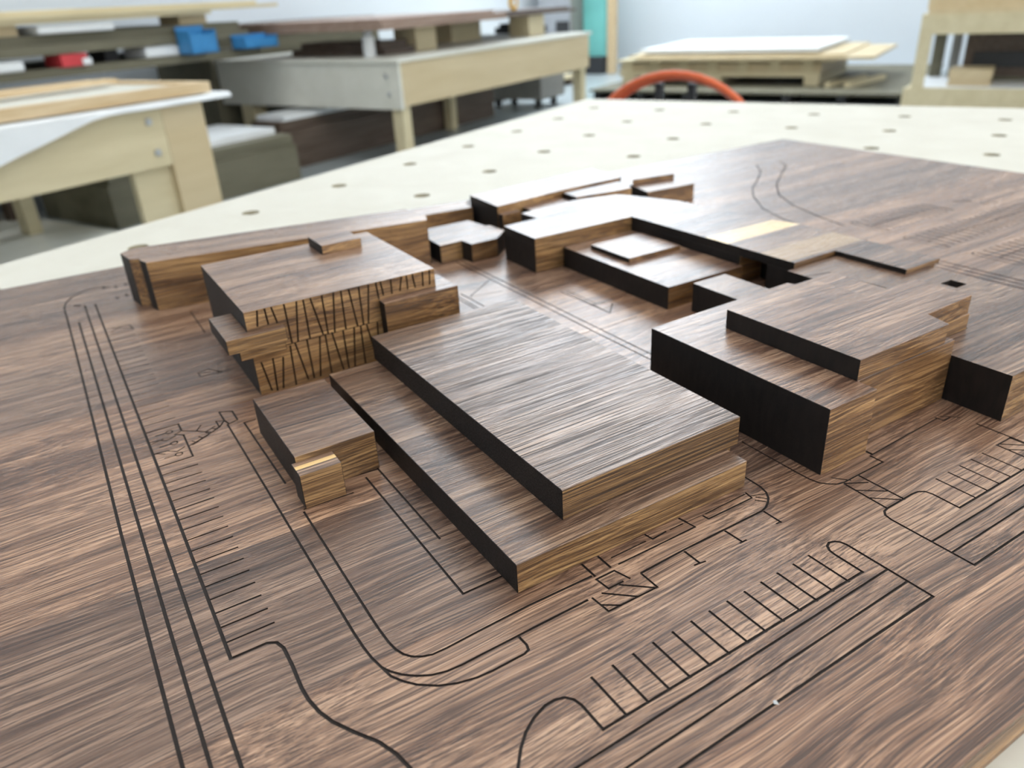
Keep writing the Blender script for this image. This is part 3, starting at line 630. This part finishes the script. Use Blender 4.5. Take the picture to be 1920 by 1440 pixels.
rthing('foam_block', MB().box(-5.5, -5.2, 2.0, 2.48, .026, .085), M_white, (-5.35, 2.3, .026), 'white foam block left of the red carton on the left rack', 'block', bevel=.01)
for b, a0_, lab in ((-5.24, 3.72, 'blue plastic bin on the left rack, the left one of two'), (-5.24, 4.2, 'blue plastic bin on the left rack, the right one of two')):
    T = RT('storage_bin', b, a0_, .105); z0 = .105 if a0_ < 4 else .03
    if a0_ > 4: T.r.location.z = z0; T.c = (b, a0_, z0)
    w = .24 if a0_ < 4 else .34; h = .12 if a0_ < 4 else .10
    x0, x1 = (-5.20, -5.05); y0 = a0_ - .1
    if a0_ < 4: x0, x1, z0 = -5.21, -5.06, .03; h = .185; T.r.location.z = z0; T.c = (b, a0_, z0)
    T.part('bin', MB().box(x0, x1, y0, y0 + w, z0, z0 + .01).box(x0, x0 + .01, y0, y0 + w, z0, z0 + h).box(x1 - .01, x1, y0, y0 + w, z0, z0 + h * .7).box(x0, x1, y0, y0 + .01, z0, z0 + h * .85).box(x0, x1, y0 + w - .01, y0 + w, z0, z0 + h * .85), M_blue)
    T.part('label_holder', MB().box(x1, x1 + .004, y0 + w * .3, y0 + w * .7, z0 + .02, z0 + .06), M_blue)
    T.tag(lab, 'storage bin')
rthing('plywood_stack', MB().box(-6.6, -5.18, 0.2, 3.95, .29, .315).box(-6.6, -5.16, 0.2, 4.6, .316, .34).box(-6.6, -5.3, 0.4, 4.5, .341, .365), [M_ply], (-6, 2.2, .29), 'stack of pale plywood sheets on top of the left rack', 'plywood stack')
for b, a, lab in ((-5.4, 1.2, 'left of the white parcel'), (-5.4, 3.85, 'above the left blue bin'), (-5.4, 2.42, 'at the left end of the parcel')):
    rthing('riser_block', MB().box(b - .12, b + .12, a - .12, a + .12, .226, .289), M_tan, (b, a, .226), 'tan riser block under the pale plywood, ' + lab, 'riser block')
rthing('parcel', MB().box(-5.5, -5.19, 2.62, 3.15, .227, .275), M_white, (-5.3, 2.9, .227), 'white flat parcel under the pale plywood on the left rack', 'parcel', bevel=.01)
rthing('film_sheet', MB().box(-6.4, -5.35, 1.2, 3.0, .366, .372), M_white, (-5.9, 2, .366), 'white sheet lying on top of the pale plywood stack', 'sheet')
rthing('sheet_stack', MB().box(-6.75, -5.97, 4.45, 6.7, .075, .12).box(-6.75, -5.98, 4.5, 6.7, .121, .15).box(-6.75, -6.0, 4.6, 6.7, .151, .185), [M_brn], (-6, 5.5, .075), 'dark brown sheets between the left rack and the far wall, right of the blue bins', 'sheet stack')
rthing('board_stack', MB().box(-6.75, -5.97, 4.45, 6.7, FL, .03).box(-6.75, -5.98, 4.5, 6.6, .031, .074), [M_olive], (-6.3, 5.6, FL), 'tall olive brown board pile standing behind the middle bench under dark sheets', 'board stack')
# stuff stored under / behind the middle bench
rthing('pallet', MB().box(-5.75, -4.85, 2.9, 4.36, FL + .07, FL + .099).box(-5.75, -5.68, 2.9, 4.36, FL, FL + .07).box(-4.92, -4.85, 2.9, 4.36, FL, FL + .07), M_brn, (-5.3, 3.6, FL), 'dark pallet on the floor left of the middle bench, under dark boards', 'pallet') if False else None
rthing('board_stack', MB().box(-5.15, -4.78, 4.05, 7.1, FL, FL + .30).box(-5.15, -4.82, 4.1, 7.0, FL + .301, FL + .37), M_brn, (-5.2, 5.9, FL), 'dark boards stacked on the floor underneath the middle bench', 'board stack')
rthing('board_stack', MB().box(-5.14, -4.82, 4.15, 4.95, FL + .371, FL + .41), M_white, (-5.0, 4.5, FL + .371), 'whitish board on the dark boards underneath the middle bench', 'board stack')
rthing('board_stack', MB().box(-6.4, -5.34, 1.2, 3.25, -0.459, -0.40), M_white, (-5.8, 2.9, -0.459), 'whitish boards on the lower shelf of the left rack', 'board stack')
rthing('board_stack', MB().box(-6.5, -5.45, 0.6, 2.1, FL + .0, FL + .28), M_olive, (-5.8, 2, FL), 'olive grey crate of boards on the floor under the left rack', 'board stack')
T = RT('pallet', -5.9, 9.2, FL)
for y in (8.2, 9.1, 10.0): T.part('stringer', MB().box(-6.5, -5.4, y, y + .08, FL, FL + .08), M_brn)
for k in range(8): T.part('deck_board', MB().box(-6.5 + k * .14, -6.39 + k * .14, 8.15, 10.15, FL + .08, FL + .1), M_ply)
T.tag('light wooden pallet on the floor beyond the middle bench', 'pallet')
rthing('sheet_stack', MB().box(-6.5, -5.42, 8.15, 10.2, FL + .101, FL + .125), M_ply, (-5.9, 9.2, FL + .1), 'single pale sheet lying on the light pallet beyond the middle bench', 'sheet stack')

# far wall: teal panel, timber post, grey cabinet
rthing('teal_panel', MB().box(-6.0, -5.62, 11.55, 11.61, FL + .25, 1.3).box(-5.98, -5.64, 11.545, 11.55, -0.25, -0.22), M_teal, (-5.8, 11.58, FL + .25), 'tall teal panel standing beside the timber post near the far wall', 'panel')
rthing('panel_foot', MB().box(-6.0, -5.6, 11.4, 11.8, FL, FL + .249), M_dgry, (-5.9, 11.6, FL), 'dark low base carrying the teal panel', 'base')
rthing('timber_post', MB().box(-5.54, -5.42, 11.45, 11.57, FL, 1.6), M_pine, (-5.48, 11.5, FL), 'upright pale timber post right of the teal panel', 'post', bevel=.005)
T = RT('cabinet', -6.3, 11.5, FL); T.part('carcass', MB().box(-6.6, -6.02, 11.2, 11.9, FL, 1.3), M_gry, bevel=.01)
T.part('door', MB().box(-6.58, -6.04, 11.18, 11.2, FL + .1, 1.27), plain('cabinet_grey', (.42, .44, .48), .4)); T.part('screen', MB().box(-6.28, -6.05, 11.165, 11.178, -.35, -.1), M_dgry)
T.tag('grey tall cabinet left of the teal panel', 'cabinet')

# large pallet platform with stacks before the far wall
T = RT('pallet', -2.6, 10.0, FL)
for k in range(7): T.part('stringer', MB().box(-4.3 + k * .56 - .02, -4.3 + k * .56 + .06, 8.6, 11.5, FL, FL + .09), M_dgry)
T.part('deck', MB().box(-4.36, -0.86, 8.55, 11.6, FL + .09, FL + .115), M_olive)
T.tag('very wide dark low pallet platform on the floor before the white far wall', 'pallet')
zp = FL + .116
T = RT('crate', -3.0, 9.8, zp)
for x in (-4.2, -3.1, -2.0): T.part('skid', MB().box(x, x + .16, 9.15, 10.6, zp, zp + .09), M_ply)
T.part('rail', MB().box(-4.24, -1.84, 9.15, 9.19, zp + .09, zp + .145), M_ply)
T.part('rail', MB().box(-4.24, -1.84, 10.56, 10.6, zp + .09, zp + .145), M_ply)
T.part('panel', MB().box(-4.24, -1.84, 9.19, 10.56, zp + .10, zp + .23), M_tan)
for k in range(7): T.part('slat', MB().box(-4.2 + k * .36, -4.08 + k * .36, 9.17, 9.188, zp + .146, zp + .25), M_ply)
T.part('lid', MB().box(-4.26, -1.7, 9.12, 10.6, zp + .25, zp + .275), M_ply)
T.tag('pale wooden crate with skids on the dark platform before the far wall', 'crate')
zq = zp + .276
rthing('plywood_stack', MB().box(-3.95, -1.3, 9.0, 10.7, zq, zq + .03).box(-4.1, -1.62, 9.1, 10.8, zq + .031, zq + .05), [M_tan], (-2.7, 9.8, zq), 'tan plywood sheets on the crate, overhanging to the right', 'plywood stack', rz=0.02)
rthing('foam_board', MB().box(-4.0, -1.9, 9.2, 10.9, zq + .07, zq + .11), M_white, (-2.9, 10, zq + .07), 'white board topping the plywood sheets on the crate', 'board')
for k, (b, lab) in enumerate(((-1.62, 'short pale stick on the dark platform, nearer the crate'), (-1.42, 'short pale stick on the dark platform, farther from the crate'))):
    rthing('stick', MB().box(b - .03, b + .03, 9.0, 9.9, zp, zp + .05), M_ply, (b, 9.4, zp), lab, 'stick', rz=-.25)

# right bench with lower shelf
T = RT('shelf_bench', 0.2, 8.4, FL)
rb0, rb1, ra0, ra1 = -0.78, 1.7, 8.0, 9.0
T.part('tabletop', MB().box(rb0 + .04, rb1, ra0 + .02, ra1, -0.035, -0.0), M_tan)
T.part('apron', MB().box(rb0, rb1, ra0, ra0 + .04, -0.20, -0.035), M_ply); T.part('apron', MB().box(rb0, rb0 + .04, ra0 + .04, ra1, -0.20, -0.035), M_ply)
T.part('upper_board', MB().box(rb0 + .02, rb1, ra0 + .1, ra0 + .14, 0.0, 0.2), M_tan)
T.part('post', MB().box(rb0, rb0 + .1, ra0 + .002, ra0 + .07, -0.66, -0.20), M_ply); T.part('post', MB().box(rb1 - .1, rb1, ra0 + .002, ra0 + .07, -0.66, -0.20), M_ply)
T.part('post', MB().box(rb0 + .04, rb0 + .14, ra1 - .1, ra1, -0.66, -0.20), M_olive); T.part('post', MB().box(rb0 + .2, rb0 + .28, ra1 - .1, ra1, -0.66, -0.2), M_gry)
T.part('lower_shelf', MB().box(rb0, rb1, ra0 + .042, ra1, -0.66, -0.64), M_white)
T.part('lower_apron', MB().box(rb0 - .06, rb1, ra0, ra0 + .04, FL + .02, -0.645), M_ply); T.part('lower_apron', MB().box(rb0 - .06, rb0 - .02, ra0 + .04, ra1, FL + .02, -0.66), M_ply)
for x in (rb0, rb1 - .1): 
    for y in (ra0 + .05, ra1 - .12): T.part('leg', MB().box(x, x + .1, y, y + .1, FL, -0.66), M_ply)
T.tag('pale wooden bench with a white lower shelf at the right edge', 'shelf bench')
rthing('board_stack', MB().box(-.50, -.16, 8.15, 8.5, -.639, -.61).box(-.49, -.17, 8.16, 8.5, -.609, -.58).box(-.50, -.16, 8.15, 8.5, -.579, -.50), [M_tan], (-.3, 8.3, -.639), 'short stack of tan boards on the white lower shelf', 'board stack')
T = RT('drawer_box', 0.6, 8.5, -.639)
T.part('carcass', MB().box(-.44, 1.5, 8.6, 8.95, -.60, -.22), M_brn); T.part('front_panel', MB().box(-.36, .6, 8.56, 8.6, -.52, -.39), M_dgry); T.part('base', MB().box(-.3, 1.4, 8.62, 8.93, -.639, -.60), M_olive)
T.tag('dark box of drawers at the back of the white lower shelf', 'drawer box')
# orange hoop beyond the table: hose reel
hc = (-0.94, 2.62, -0.372)
T = RT('hose_reel', hc[0], hc[1], FL)
T.part('hose', MB().tube([(hc[0] + .385 * math.cos(k * math.pi / 24), hc[1] - .03, hc[2] + .385 * math.sin(k * math.pi / 24)) for k in range(48)], .0135, 10, True)
       .tube([(hc[0] + .372 * math.cos(k * math.pi / 24), hc[1] + .005, hc[2] + .372 * math.sin(k * math.pi / 24)) for k in range(48)], .0135, 10, True), M_or, smooth=True)
for x in (-.085, .045):
    T.part('post', MB().box(hc[0] + x - .014, hc[0] + x + .014, hc[1] + .03, hc[1] + .06, FL + .02, hc[2] + .345), M_dgry)
T.part('foot', MB().box(hc[0] - .3, hc[0] + .3, hc[1] - .2, hc[1] + .25, FL, FL + .02), M_dgry)
T.part('hub', MB().box(hc[0] - .36, hc[0] + .36, hc[1] + .01, hc[1] + .03, hc[2] - .03, hc[2] + .03), M_dgry)
T.tag('orange hose hoop on a dark stand just beyond the far table edge', 'hose reel')
